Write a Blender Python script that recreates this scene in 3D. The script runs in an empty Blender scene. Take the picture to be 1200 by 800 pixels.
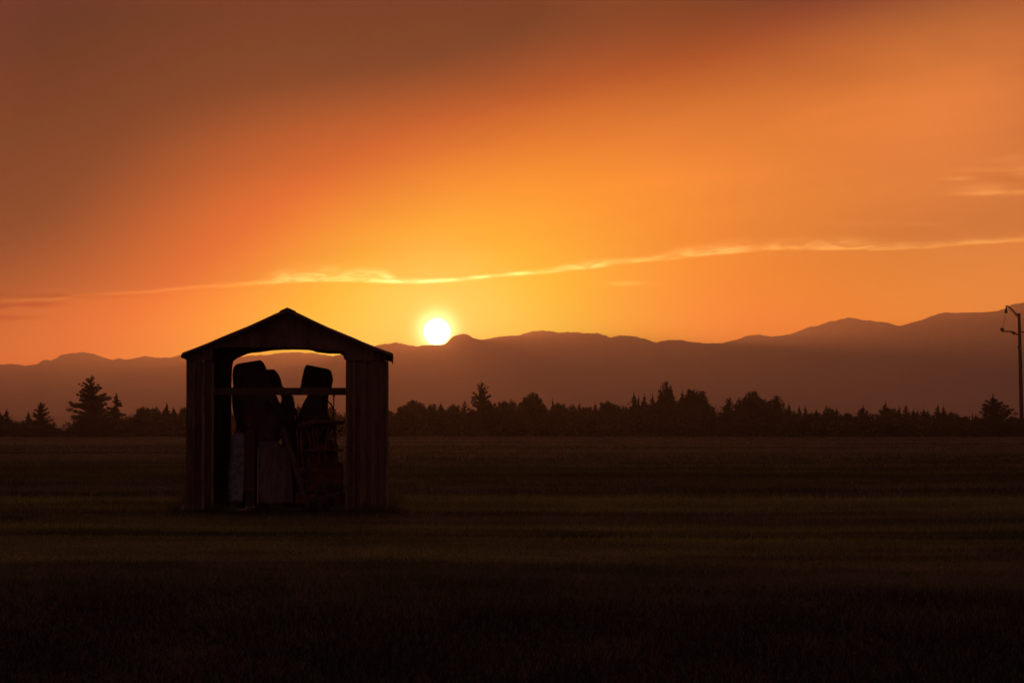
import bpy, bmesh, math, random
import numpy as np
from mathutils import Vector, Matrix

R = math.radians
scene = bpy.context.scene
col = scene.collection
rng = np.random.default_rng(7)
random.seed(11)

# ------------------------------------------------------------------ camera
CAM_H = 1.3
cam_d = bpy.data.cameras.new("camera"); cam = bpy.data.objects.new("camera", cam_d); col.objects.link(cam)
cam_d.sensor_width = 36.0; cam_d.lens = 90.0
cam_d.clip_start = 0.1; cam_d.clip_end = 60000
PITCH = math.atan(101 / 3000)
cam.location = (0, 0, CAM_H); cam.rotation_euler = (math.pi / 2 + PITCH, 0, 0)
scene.camera = cam

# ------------------------------------------------------------------ light
SUN_AZ = math.atan((512 - 600) / 3000)          # to the left of +Y
SUN_EL = math.atan((501 - 389) / 3000)
sun_dir = Vector((math.sin(SUN_AZ) * math.cos(SUN_EL), math.cos(SUN_AZ) * math.cos(SUN_EL), math.sin(SUN_EL)))
sd = bpy.data.lights.new("sun", 'SUN'); sd.energy = 0.5; sd.angle = R(0.5); sd.color = (1.0, 0.27, 0.07)
sun = bpy.data.objects.new("sun", sd); col.objects.link(sun)
sun.rotation_euler = (-sun_dir).to_track_quat('-Z', 'Y').to_euler(); sun.location = (0, 0, 50)

scene.view_settings.view_transform = 'Standard'; scene.view_settings.look = 'None'
scene.view_settings.exposure = 0.0; scene.view_settings.gamma = 1.0; scene.view_settings.use_curve_mapping = False
scene.render.engine = 'CYCLES'
scene.cycles.use_denoising = True
scene.cycles.max_bounces = 5; scene.cycles.volume_bounces = 3; scene.cycles.diffuse_bounces = 2
scene.cycles.transparent_max_bounces = 8
scene.cycles.sample_clamp_indirect = 4.0


class G:
    """small helper for node graphs"""
    def __init__(s, nt): s.nt = nt
    def put(s, sock, v):
        if isinstance(v, bpy.types.NodeSocket): s.nt.links.new(v, sock)
        elif v is not None:
            try: sock.default_value = v
            except Exception: sock.default_value = tuple(v) + (1.0,)
    def m(s, op, a, b=None, c=None, clamp=False):
        n = s.nt.nodes.new('ShaderNodeMath'); n.operation = op; n.use_clamp = clamp
        s.put(n.inputs[0], a); s.put(n.inputs[1], b); s.put(n.inputs[2], c); return n.outputs[0]
    def v(s, op, a, b=None, c=None, scale=None):
        n = s.nt.nodes.new('ShaderNodeVectorMath'); n.operation = op
        s.put(n.inputs[0], a); s.put(n.inputs[1], b); s.put(n.inputs[2], c)
        if scale is not None: s.put(n.inputs['Scale'], scale)
        return n.outputs[0]
    def gauss(s, x, c, sg, p=2):
        d = s.m('DIVIDE', s.m('SUBTRACT', x, c), sg)
        return s.m('EXPONENT', s.m('MULTIPLY', s.m('MULTIPLY', d, d), -0.5))
    def smooth(s, x, a, b, lo=0.0, hi=1.0):
        n = s.nt.nodes.new('ShaderNodeMapRange'); n.interpolation_type = 'SMOOTHSTEP'
        s.put(n.inputs[0], x)
        for i, q in enumerate((a, b, lo, hi)): n.inputs[1 + i].default_value = q
        return n.outputs[0]
    def curve(s, x, pts, x0, x1, y0, y1):
        n = s.nt.nodes.new('ShaderNodeFloatCurve'); c = n.mapping.curves[0]
        pts = [((p - x0) / (x1 - x0), (q - y0) / (y1 - y0)) for p, q in pts]
        while len(c.points) < len(pts): c.points.new(0.5, 0.5)
        for i, (p, q) in enumerate(pts):
            c.points[i].location = (p, q); c.points[i].handle_type = 'AUTO_CLAMPED'
        n.mapping.update()
        t = s.m('DIVIDE', s.m('SUBTRACT', x, x0), x1 - x0, clamp=True)
        s.put(n.inputs['Value'], t)
        return s.m('ADD', s.m('MULTIPLY', n.outputs[0], y1 - y0), y0)
    def xyz(s, x, y, z=0.0):
        n = s.nt.nodes.new('ShaderNodeCombineXYZ'); s.put(n.inputs[0], x); s.put(n.inputs[1], y); s.put(n.inputs[2], z)
        return n.outputs[0]
    def noise(s, vec, scale, detail=4, rough=.55, dist=0.0):
        n = s.nt.nodes.new('ShaderNodeTexNoise'); s.put(n.inputs['Vector'], vec)
        n.inputs['Scale'].default_value = scale; n.inputs['Detail'].default_value = detail
        n.inputs['Roughness'].default_value = rough; n.inputs['Distortion'].default_value = dist
        return n.outputs[0]
    def mix(s, f, a, b, mode='MIX'):
        n = s.nt.nodes.new('ShaderNodeMix'); n.data_type = 'RGBA'; n.blend_type = mode; n.clamp_factor = True
        s.put(n.inputs[0], f)
        for i, q in ((6, a), (7, b)):
            if isinstance(q, bpy.types.NodeSocket): s.nt.links.new(q, n.inputs[i])
            else: n.inputs[i].default_value = tuple(q)[:3] + (1.0,)
        return n.outputs[2]


# ---- the sky: glow of the setting sun, cloud deck and thin bright cloud bands, all as functions of direction
SKY = """0 0 0.0523 0.0000 0.0120;300 0 0.0000 0.0000 0.0070;600 8 0.0068 0.0000 0.0000;900 6 0.1244 0.0120 0.0118;
1190 10 0.3524 0.0881 0.0281;0 100 0.0157 0.0000 0.0108;200 100 0.0062 0.0000 0.0000;400 100 0.0504 0.0000 0.0000;
500 100 0.1044 0.0000 0.0000;600 100 0.2320 0.0161 0.0000;750 90 0.3690 0.0646 0.0074;900 100 0.5314 0.1221 0.0204;
1050 100 0.7987 0.2118 0.0372;1150 80 0.7349 0.2019 0.0406;0 200 0.0000 0.0000 0.0038;200 200 0.1875 0.0000 0.0000;
300 200 0.4168 0.0305 0.0000;250 150 0.1160 0.0000 0.0000;400 200 0.5475 0.0938 0.0000;500 200 0.7500 0.2110 0.0000;
600 193 0.8180 0.2177 0.0000;700 200 0.8864 0.2839 0.0116;900 200 0.9056 0.2589 0.0282;1050 200 0.8483 0.2415 0.0415;
1190 190 0.6669 0.1931 0.0422;10 300 0.0692 0.0000 0.0000;100 290 0.2354 0.0000 0.0000;200 300 0.5794 0.0450 0.0000;
300 300 0.8228 0.2145 0.0000;400 290 0.9481 0.4210 0.0000;510 300 0.9761 0.6716 0.0346;620 280 0.9909 0.5453 0.0012;
700 280 1.0163 0.4463 0.0000;800 270 0.9804 0.3150 0.0137;930 265 0.8506 0.2438 0.0244;1100 255 0.7429 0.2145 0.0434;
1190 260 0.7830 0.2308 0.0455;10 400 0.7627 0.0599 0.0000;80 390 0.8331 0.1179 0.0000;150 400 1.1451 0.2475 0.0000;
230 390 1.1474 0.3460 0.0000;300 360 1.0131 0.4934 0.0000;400 370 0.9340 0.9643 0.0232;450 370 0.8976 1.1394 0.1369;
512 350 0.9286 1.0086 0.1453;560 370 0.8670 1.1181 0.1354;610 350 0.8948 0.8978 0.0697;680 360 0.9824 0.6879 0.0000;
750 360 1.0951 0.4711 0.0000;830 370 1.1081 0.3164 0.0000;900 360 1.0611 0.2782 0.0000;1000 340 0.9863 0.2886 0.0196;
1100 340 0.9863 0.2844 0.0381;1190 320 0.9466 0.2851 0.0425;1190 300 0.9708 0.3071 0.0471;60 100 0.0000 0.0000 0.0056;
60 200 0.0000 0.0000 0.0000;170 30 0.0000 0.0000 0.0067;170 140 0.0213 0.0000 0.0000;310 30 0.0000 0.0000 0.0000;
120 250 0.0834 0.0000 0.0000;300 130 0.0225 0.0000 0.0000;720 30 0.0760 0.0000 0.0000;1000 40 0.2934 0.0698 0.0196;
60 320 0.1628 0.0000 0.0000"""
PX = math.degrees(1 / 3000)
GA = [-14, -10, -6, -2, 2, 6, 10, 14]; SA = 3.5
GE = [-2, .7, 3.4, 6.1, 8.8, 12]; SE = 2.4
SUNA, SUNE = math.degrees(SUN_AZ), math.degrees(SUN_EL)
GLOW = [1.5, 3.2]
BASE = np.array([.012, .005, .006])

def sky_fit():
    P = np.array([list(map(float, q.split())) for q in SKY.replace("\n", "").split(";")])
    az = (P[:, 0] - 600) * PX; el = (501 - P[:, 1]) * PX
    lin = P[:, 2:]
    ex = []
    for a in (-24, -18, 18, 24):
        for e in (-2, 2, 6, 10, 14):
            k = (1.1 if abs(a) < 20 else .9) * (1 - e / 22)  # side sky raised, out of view, to brighten the haze
            ex.append((a, e, .35 * k, .08 * k, .03 * k))
    for a in range(-15, 16, 5):
        ex.append((a, 16, .1, .03, .016)); ex.append((a, 21, .035, .018, .014))
    ex = np.array(ex)
    def basis(a, e):
        r = [np.exp(-((a - x) / SA) ** 2 / 2) * np.exp(-((e - y) / SE) ** 2 / 2) for y in GE for x in GA]
        r += [np.exp(-((a - SUNA) ** 2 + (e - SUNE) ** 2) / 2 / s ** 2) for s in GLOW]
        return np.stack(r, -1)
    A = basis(np.r_[az, ex[:, 0]], np.r_[el, ex[:, 1]]); B = np.r_[lin, ex[:, 2:]] - BASE
    W = np.r_[np.ones(len(az)), .4 * np.ones(len(ex))][:, None]
    return np.linalg.solve((A * W).T @ (A * W) + .05 ** 2 * np.eye(A.shape[1]), (A * W).T @ (B * W))

def px2az(px): return (px - 600) * PX
def py2el(py): return (501 - py) * PX

world = bpy.data.worlds.new("World"); scene.world = world; world.use_nodes = True
nt = world.node_tree; nt.nodes.clear(); g = G(nt)
out = nt.nodes.new('ShaderNodeOutputWorld'); bg = nt.nodes.new('ShaderNodeBackground')
tc = nt.nodes.new('ShaderNodeTexCoord')
dirv = g.v('NORMALIZE', tc.outputs['Generated'])
sep = nt.nodes.new('ShaderNodeSeparateXYZ'); nt.links.new(dirv, sep.inputs[0])
az = g.m('MULTIPLY', g.m('ARCTAN2', sep.outputs[0], sep.outputs[1]), 180 / math.pi)
el = g.m('MULTIPLY', g.m('ARCSINE', sep.outputs[2]), 180 / math.pi)
C = sky_fit()
ga = [g.gauss(az, x, SA) for x in GA]; ge = [g.gauss(el, y, SE) for y in GE]
acc = None
for j in range(len(GE)):
    row = None
    for i in range(len(GA)):
        row = g.v('SCALE', tuple(C[j * len(GA) + i]), scale=ga[i]) if row is None else g.v('ADD', row, g.v('SCALE', tuple(C[j * len(GA) + i]), scale=ga[i]))
    row = g.v('SCALE', row, scale=ge[j])
    acc = row if acc is None else g.v('ADD', acc, row)
d2 = g.m('ADD', g.m('POWER', g.m('SUBTRACT', az, SUNA), 2.0), g.m('POWER', g.m('SUBTRACT', el, SUNE), 2.0))
for k, s_ in enumerate(GLOW):
    w = g.m('EXPONENT', g.m('MULTIPLY', d2, -.5 / s_ ** 2))
    acc = g.v('ADD', acc, g.v('SCALE', tuple(C[-2 + k]), scale=w))
# keep the hue of the deck within the rust-to-orange range
sp = nt.nodes.new('ShaderNodeSeparateXYZ'); nt.links.new(acc, sp.inputs[0])
sr = g.m('MAXIMUM', sp.outputs[0], g.m('MULTIPLY', sp.outputs[1], 1.1))
acc = g.xyz(sr, g.m('MAXIMUM', sp.outputs[1], g.m('MULTIPLY', sr, .15)), g.m('MAXIMUM', sp.outputs[2], g.m('MULTIPLY', sr, .006)))
# dim dusk dome: sky model, base tint and an added overhead glow
skyt = nt.nodes.new('ShaderNodeTexSky'); skyt.sky_type = 'NISHITA'; skyt.sun_disc = False
skyt.sun_elevation = SUN_EL; skyt.sun_rotation = SUN_AZ; skyt.air_density = 1.5; skyt.dust_density = 4.0
dome = g.v('ADD', g.v('SCALE', skyt.outputs[0], scale=0.0004), tuple(BASE))
dome = g.v('ADD', dome, g.v('SCALE', (.26, .106, .095), scale=g.smooth(el, 11.5, 30)))  # overhead glow added above the view to light haze, ground and mountains
acc = g.v('ADD', acc, dome)
# soft mottling of the cloud deck
sv = g.xyz(g.m('MULTIPLY', az, 0.10), g.m('MULTIPLY', g.m('SUBTRACT', el, g.m('MULTIPLY', az, 0.12)), 0.42))
n1 = g.noise(sv, 1.3, 5, .55, .4)
deck = g.smooth(el, 2.5, 6.0)
mot = g.m('ADD', 1.0, g.m('MULTIPLY', g.m('MULTIPLY', g.m('SUBTRACT', n1, .5), .45), g.m('ADD', .25, deck)))
acc = g.v('SCALE', acc, scale=mot)
# the thin bright cloud band and the edge of the deck above it
line = [(-40, 360), (0, 357), (80, 351), (150, 345), (240, 338), (330, 331), (400, 328), (470, 330), (560, 325), (650, 317), (750, 306), (850, 297), (950, 292), (1050, 293), (1130, 289), (1240, 282)]
lc = g.curve(az, [(px2az(x), py2el(y)) for x, y in line], px2az(-40), px2az(1240), 2.0, 5.0)
wv = g.xyz(g.m('MULTIPLY', az, 1.6), g.m('MULTIPLY', el, 7.0))
wn = g.noise(wv, 1.0, 6, .62, .6)
wn2 = g.noise(g.xyz(g.m('MULTIPLY', az, 0.9), g.m('MULTIPLY', el, 1.4)), 1.0, 3, .5)
off = g.m('SUBTRACT', g.m('SUBTRACT', el, lc), g.m('MULTIPLY', g.m('SUBTRACT', wn2, .5), .10))
thick = [(-40, .03), (150, .035), (290, .04), (340, .15), (440, .15), (470, .045), (560, .028), (640, .04), (690, .07), (740, .05), (800, .11), (860, .12), (900, .10), (980, .13), (1060, .08), (1150, .07), (1240, .06)]
th = g.curve(az, [(px2az(x), y) for x, y in thick], px2az(-40), px2az(1240), 0, .3)
amp = [(-40, .06), (60, .10), (200, .16), (300, .30), (345, .62), (440, .75), (480, 1.0), (560, .9), (640, .75), (700, .62), (760, .42), (850, .45), (900, .34), (980, .34), (1060, .26), (1150, .25), (1240, .22)]
am = g.curve(az, [(px2az(x), y) for x, y in amp], px2az(-40), px2az(1240), 0, 1)
up = g.m('DIVIDE', off, th); dn = g.m('DIVIDE', off, 0.026)
prof = g.m('MULTIPLY', g.m('EXPONENT', g.m('MULTIPLY', g.m('POWER', g.m('MAXIMUM', up, 0.0), 2.0), -.5)),
           g.m('EXPONENT', g.m('MULTIPLY', g.m('POWER', g.m('MINIMUM', dn, 0.0), 2.0), -.5)))
wisp = g.smooth(wn, .38, .62, .42, 1.30)
band = g.m('MULTIPLY', g.m('MULTIPLY', prof, wisp), am)
bcol = g.xyz(1.15, g.m('ADD', .55, g.m('MULTIPLY', am, .55)), g.m('ADD', .07, g.m('MULTIPLY', am, .38)))
acc = g.v('ADD', acc, g.v('SCALE', bcol, scale=band))
below = g.smooth(off, .10, -.10, 0, 1)                      # brighter slot of open sky under the deck
fade_b = g.smooth(el, 1.2, 2.9)
bl = g.curve(az, [(px2az(-40), .30), (px2az(150), .22), (px2az(350), .06), (px2az(700), .03), (px2az(1000), .10), (px2az(1240), .12)], px2az(-40), px2az(1240), 0, 1)
slot = g.m('MULTIPLY', g.m('MULTIPLY', below, fade_b), bl)
acc = g.v('MULTIPLY', acc, g.v('ADD', (1, 1, 1), g.v('SCALE', (1.0, 1.2, .9), scale=slot)))
abv = g.m('MULTIPLY', g.m('MULTIPLY', g.smooth(off, 0.0, .06), g.smooth(off, 1.6, .3)), bl)
acc = g.v('MULTIPLY', acc, g.v('SUBTRACT', (1, 1, 1), g.v('SCALE', (.55, .6, .2), scale=abv)))
# small separate clouds: (x, y, half width, half height, strength) in photo px, negative = dark
for x, y, w_, h_, s_ in [(1170, 231, 36, 1.8, .20), (1150, 225, 18, 5, .12), (1120, 213.5, 12, 1.5, .14), (1165, 204, 30, 2, .06), (1175, 192, 18, 3, .05),
                         (733, 332, 14, 1.6, .28), (1010, 264, 40, 1.2, .03), (1085, 266, 18, 1.2, .06), (1195, 207, 12, 6, .08),
                         (10, 374, 24, 1.8, -.22), (45, 359, 20, 2.0, -.16), (-5, 361, 14, 2.5, -.2), (1170, 216, 34, 4, -.05), (90, 349, 60, 1.6, -.10)]:
    a0, e0 = px2az(x), py2el(y)
    n = g.m('MULTIPLY', g.gauss(az, a0, w_ * PX), g.gauss(g.m('ADD', el, g.m('MULTIPLY', g.m('SUBTRACT', wn2, .5), .06)), e0, h_ * PX))
    n = g.m('MULTIPLY', g.m('MULTIPLY', n, g.smooth(wn, .35, .6, .5, 1.1)), s_)
    acc = g.v('ADD', acc, g.v('SCALE', (1.5, .8, .2), scale=n))
acc = g.v('MAXIMUM', acc, (0.003, .001, .001))
# the sun's disc and its aureole
r_ = g.m('SQRT', d2)
disc = g.smooth(r_, .33, .19)
halo = g.m('EXPONENT', g.m('MULTIPLY', g.m('POWER', g.m('DIVIDE', r_, .34), 2.0), -.9))
halo2 = g.m('EXPONENT', g.m('MULTIPLY', r_, -1.1))
acc = g.v('ADD', acc, g.v('SCALE', (22, 15, 9), scale=disc))
acc = g.v('ADD', acc, g.v('SCALE', (6.0, 4.2, 2.1), scale=halo))
acc = g.v('ADD', acc, g.v('SCALE', (.25, .13, .03), scale=halo2))
nt.links.new(acc, bg.inputs['Color']); bg.inputs['Strength'].default_value = 1.0
nt.links.new(bg.outputs[0], out.inputs['Surface'])
world.cycles.sampling_method = 'MANUAL'; world.cycles.sample_map_resolution = 2048


# ------------------------------------------------------------------ helpers
def tag(o, label=None, cat=None, group=None, kind=None):
    if label: o['label'] = label
    if cat: o['category'] = cat
    if group: o['group'] = group
    if kind: o['kind'] = kind
    return o

def P(px, py, d):
    """world point seen at photo pixel px,py at distance d along +Y"""
    f = Vector((px - 600, 400 - py, -3000)); f.rotate(cam.rotation_euler)
    return Vector((f.x / f.y * d, d, CAM_H + f.z / f.y * d))

def link_mesh(name, me, mat, parent=None):
    o = bpy.data.objects.new(name, me); col.objects.link(o)
    if mat: me.materials.append(mat)
    if parent: o.parent = parent
    return o

def from_np(name, V, F, mat, parent=None, smooth=False):
    """V (n,3) float, F (m,k) int of constant k"""
    me = bpy.data.meshes.new(name); n, k = F.shape
    me.vertices.add(len(V)); me.vertices.foreach_set('co', np.asarray(V, np.float32).ravel())
    me.loops.add(n * k); me.loops.foreach_set('vertex_index', F.astype(np.int32).ravel())
    me.polygons.add(n); me.polygons.foreach_set('loop_start', np.arange(0, n * k, k, dtype=np.int32))
    me.polygons.foreach_set('loop_total', np.full(n, k, np.int32))
    me.polygons.foreach_set('use_smooth', np.full(n, smooth, bool))
    me.update(calc_edges=True)
    return link_mesh(name, me, mat, parent)

def bm_obj(name, bm, mat, parent=None, bevel=0, smooth=False):
    if bevel:
        bmesh.ops.bevel(bm, geom=bm.edges[:] , offset=bevel, segments=2, affect='EDGES', clamp_overlap=True)
    bmesh.ops.recalc_face_normals(bm, faces=bm.faces[:])
    me = bpy.data.meshes.new(name); bm.to_mesh(me); bm.free()
    if smooth:
        for p in me.polygons: p.use_smooth = True
    return link_mesh(name, me, mat, parent)

def empty(name, loc, rz=0):
    o = bpy.data.objects.new(name, None); col.objects.link(o); o.location = loc; o.rotation_euler = (0, 0, rz); return o

def add_box(bm, c, s, rot=None):
    m = Matrix.Translation(c) @ (rot.to_4x4() if rot else Matrix.Identity(4)) @ Matrix.Diagonal((*s, 1))
    return bmesh.ops.create_cube(bm, size=1, matrix=m)['verts']

def add_tube(bm, pts, r, seg=8, r2=None):
    pts = [Vector(p) for p in pts]; rings = []
    for i, p in enumerate(pts):
        d = (pts[min(i + 1, len(pts) - 1)] - pts[max(i - 1, 0)]).normalized()
        q = d.to_track_quat('Z', 'Y'); rr = r if r2 is None else r + (r2 - r) * i / (len(pts) - 1)
        rings.append([bm.verts.new(p + q @ Vector((math.cos(a) * rr, math.sin(a) * rr, 0))) for a in [2 * math.pi * k / seg for k in range(seg)]])
    for a, b in zip(rings, rings[1:]):
        for k in range(seg): bm.faces.new((a[k], a[(k + 1) % seg], b[(k + 1) % seg], b[k]))
    bm.faces.new(rings[0]); bm.faces.new(rings[-1])

def add_loft(bm, sections, seg=28, pw=4.0, rough=.022):
    """superellipse sections (cx, cy, z, rx, ry, tilt_dz_per_x, tilt_dz_per_y) stacked upward"""
    rings = []; rj = random.Random(int(sections[0][2] * 1000) + len(sections) * 7 + 3)
    fine = []
    for a, b in zip(sections, sections[1:]):
        n_ = max(1, int(abs(b[2] - a[2]) / .06))
        fine += [tuple(a[i] + (b[i] - a[i]) * q / n_ for i in range(7)) for q in range(n_)]
    fine.append(sections[-1])
    for (cx, cy, z, rx, ry, tx, ty) in fine:
        ring = []
        for k in range(seg):
            a = 2 * math.pi * k / seg; c, s = math.cos(a), math.sin(a)
            x = math.copysign(abs(c) ** (2 / pw), c) * rx; y = math.copysign(abs(s) ** (2 / pw), s) * ry
            j = 1 + rough * (math.sin(a * 5 + z * 9) * .4 + rj.uniform(-1, 1)); ring.append(bm.verts.new((cx + x * j, cy + y * j, z + tx * x + ty * y)))
        rings.append(ring)
    for a, b in zip(rings, rings[1:]):
        for k in range(seg): bm.faces.new((a[k], a[(k + 1) % seg], b[(k + 1) % seg], b[k]))
    bm.faces.new(rings[0]); bm.faces.new(rings[-1])


# ------------------------------------------------------------------ materials
def mat_new(name):
    m = bpy.data.materials.new(name); m.use_nodes = True; n = m.node_tree
    b = n.nodes['Principled BSDF']; return m, n, b, G(n)

def mat_basic(name, c1, c2, scale=3.0, rough=.8, metal=0.0, bump=.3, stretch=(1, 1, 1), spec=.3):
    m, n, b, q = mat_new(name)
    t = n.nodes.new('ShaderNodeTexCoord'); v = q.v('MULTIPLY', t.outputs['Object'], stretch)
    f = q.noise(v, scale, 6, .6); f2 = q.noise(v, scale * 6, 4, .6)
    ff = q.smooth(q.m('ADD', q.m('MULTIPLY', f, .7), q.m('MULTIPLY', f2, .3)), .35, .65)
    n.links.new(q.mix(ff, c1, c2), b.inputs['Base Color'])
    b.inputs['Roughness'].default_value = rough; b.inputs['Metallic'].default_value = metal
    b.inputs['Specular IOR Level'].default_value = spec
    if bump:
        bp = n.nodes.new('ShaderNodeBump'); bp.inputs['Strength'].default_value = bump; bp.inputs['Distance'].default_value = .01
        n.links.new(f2, bp.inputs['Height']); n.links.new(bp.outputs[0], b.inputs['Normal'])
    return m

M_metal = mat_basic('weathered_sheet_metal', (.115, .085, .072), (.05, .03, .024), 2.0, .62, .25, .25, (1, 1, .35))
M_strip = mat_basic('rib_highlight_strip', (.12, .09, .075), (.06, .042, .035), 3, .7, 0, .4, (1, 1, .3))
M_rust = mat_basic('rusty_iron', (.17, .06, .035), (.05, .024, .018), 6, .75, .2, .5)
M_wood = mat_basic('old_wood', (.06, .042, .03), (.03, .021, .016), 5, .85, 0, .5, (1, 1, .15))
M_canvas = mat_basic('dark_canvas', (.075, .055, .05), (.045, .034, .032), 5, .8, 0, .6)
M_tank = mat_basic('pale_blue_sheet', (.20, .23, .33), (.06, .06, .09), 11, .6, 0, .5)
M_tank2 = mat_basic('faded_grey_sheet', (.11, .095, .11), (.035, .028, .03), 9, .7, .0, .5, (1, 1, .3))
M_litter = mat_basic('pale_scrap', (.35, .34, .38), (.15, .13, .13), 14, .7, 0, .5)
M_pipe = mat_basic('galvanised_pipe', (.30, .27, .26), (.15, .12, .11), 9, .45, .6, .2)
M_pole = mat_basic('creosoted_pole', (.055, .04, .03), (.03, .022, .018), 8, .9, 0, .4, (1, 1, .1))
M_steel = mat_basic('dull_steel', (.06, .055, .055), (.03, .027, .025), 9, .55, .5, .2)
M_rubber = mat_basic('old_rubber', (.03, .028, .027), (.018, .017, .017), 9, .9, 0, .3)
M_bark = mat_basic('bark', (.06, .045, .035), (.03, .022, .018), 6, .95, 0, .5)

def mat_leaf(name, c1, c2, trans=.25):
    m, n, b, q = mat_new(name)
    t = n.nodes.new('ShaderNodeTexCoord')
    f = q.noise(t.outputs['Object'], 3.0, 3, .6)
    c = q.mix(q.smooth(f, .35, .65), c1, c2); n.links.new(c, b.inputs['Base Color'])
    b.inputs['Roughness'].default_value = .8; b.inputs['Specular IOR Level'].default_value = .15
    tr = n.nodes.new('ShaderNodeBsdfTranslucent'); n.links.new(c, tr.inputs[0])
    mx = n.nodes.new('ShaderNodeMixShader'); mx.inputs[0].default_value = trans
    n.links.new(b.outputs[0], mx.inputs[1]); n.links.new(tr.outputs[0], mx.inputs[2])
    n.links.new(mx.outputs[0], n.nodes['Material Output'].inputs['Surface'])
    return m
M_needle = mat_leaf('conifer_needles', (.026, .037, .018), (.042, .052, .026), .10)
M_leaf = mat_leaf('broad_leaves', (.030, .040, .017), (.050, .055, .025), .12)

# field: strips of stubble and greener turf running across, with clods and dry patches
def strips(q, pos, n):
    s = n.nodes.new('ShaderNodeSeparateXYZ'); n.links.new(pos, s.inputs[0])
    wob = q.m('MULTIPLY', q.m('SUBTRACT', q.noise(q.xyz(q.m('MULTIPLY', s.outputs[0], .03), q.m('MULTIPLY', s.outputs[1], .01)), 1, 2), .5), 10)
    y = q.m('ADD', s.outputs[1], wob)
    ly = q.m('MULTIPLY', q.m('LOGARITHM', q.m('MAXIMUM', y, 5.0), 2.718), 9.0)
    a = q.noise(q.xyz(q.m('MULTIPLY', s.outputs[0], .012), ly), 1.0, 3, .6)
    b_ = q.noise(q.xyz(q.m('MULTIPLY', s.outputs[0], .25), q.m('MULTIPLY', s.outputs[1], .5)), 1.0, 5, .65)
    near = q.smooth(s.outputs[1], 20.0, 25.0, 0.0, 1.0)  # near field coloured darker, deepening the shade of its slope
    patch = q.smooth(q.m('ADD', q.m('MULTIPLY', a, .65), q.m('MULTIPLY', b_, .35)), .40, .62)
    far = q.smooth(q.m('ADD', s.outputs[1], q.m('MULTIPLY', wob, .6)), 46.0, 58.0, 1.0, .50)      # pale patches weaker beyond the shed
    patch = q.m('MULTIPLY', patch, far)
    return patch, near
def mat_field(name, ground):
    m, n, b, q = mat_new(name)
    geo = n.nodes.new('ShaderNodeNewGeometry'); pos = geo.outputs['Position']
    patch, near = strips(q, pos, n)
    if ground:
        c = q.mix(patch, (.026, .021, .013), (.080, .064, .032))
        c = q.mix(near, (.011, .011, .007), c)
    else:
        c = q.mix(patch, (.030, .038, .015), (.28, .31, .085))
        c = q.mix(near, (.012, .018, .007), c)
        rn = n.nodes.new('ShaderNodeObjectInfo')
    f = q.noise(pos, 3.0 if ground else 22.0, 6, .8)
    c = q.mix(q.smooth(f, .38, .62, .75, 0), c, (.018, .016, .009))
    n.links.new(c, b.inputs['Base Color']); b.inputs['Roughness'].default_value = .95; b.inputs['Specular IOR Level'].default_value = .1
    if ground:
        bp = n.nodes.new('ShaderNodeBump'); bp.inputs['Strength'].default_value = .8; bp.inputs['Distance'].default_value = .05
        n.links.new(q.noise(pos, 6.0, 5, .75), bp.inputs['Height']); n.links.new(bp.outputs[0], b.inputs['Normal'])
    else:
        tr = n.nodes.new('ShaderNodeBsdfTranslucent'); n.links.new(c, tr.inputs[0])
        mx = n.nodes.new('ShaderNodeMixShader'); mx.inputs[0].default_value = .45
        n.links.new(b.outputs[0], mx.inputs[1]); n.links.new(tr.outputs[0], mx.inputs[2])
        n.links.new(mx.outputs[0], n.nodes['Material Output'].inputs['Surface'])
    return m
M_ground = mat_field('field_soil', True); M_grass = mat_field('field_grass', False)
M_hill = mat_basic('forested_mountain', (.05, .055, .035), (.10, .085, .06), .002, .95, 0, 0, (1, 1, 1), .1)

# ------------------------------------------------------------------ ground
def smoothst(t): t = np.clip(t, 0, 1); return t * t * (3 - 2 * t)
WV = [(rng.uniform(.004, .03), 2 * math.pi / L, rng.uniform(0, 6.28), A) for L, A in ((46, .085), (29, .05), (17, .030), (11, .016), (7, .009))]
def ground_z(x, y):
    x = np.asarray(x, float); y = np.asarray(y, float)
    w = smoothst((y - 16) / 20) * (1 - smoothst((y - 420) / 200))
    dmp = 1 - .85 * np.exp(-((y - 41) / 5) ** 2)                      # level stand under the shed
    z = 0
    for kx, ky, ph, A in WV: z = z + A * np.sin(kx * x + ky * y + ph + .6 * np.sin(.05 * x + ph))
    z = z * w * dmp
    t = np.clip(25.5 + 1.2 * np.sin(x * .11) - y, 0, 40)
    z = z - np.where(t < 3, t * t / 6 * .060, (t - 1.5) * .060)        # the near field falls away towards the camera
    return z
ys = np.unique(np.concatenate([[-1500, -700, -300, -100, -40, -20, -8, 0], np.arange(4, 64, .5), np.arange(64, 160, 1.5), np.arange(160, 430, 3), np.arange(430, 700, 20), [800, 1000, 1500, 2500, 4000, 6000, 9000, 13500]]))
xs = np.unique(np.concatenate([[-6000, -3000, -1500, -700, -300, -160], np.arange(-120, 120.1, 2.0), [160, 300, 700, 1500, 3000, 6000]]))
X, Y = np.meshgrid(xs, ys); Z = ground_z(X, Y)
def grid_faces(ny, nx):
    i = np.arange(ny - 1)[:, None] * nx + np.arange(nx - 1)[None]; i = i.ravel()
    return np.stack([i, i + 1, i + nx + 1, i + nx], 1)
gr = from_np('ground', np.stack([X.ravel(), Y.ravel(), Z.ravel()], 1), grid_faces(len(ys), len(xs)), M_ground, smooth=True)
tag(gr, kind='structure')

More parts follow.
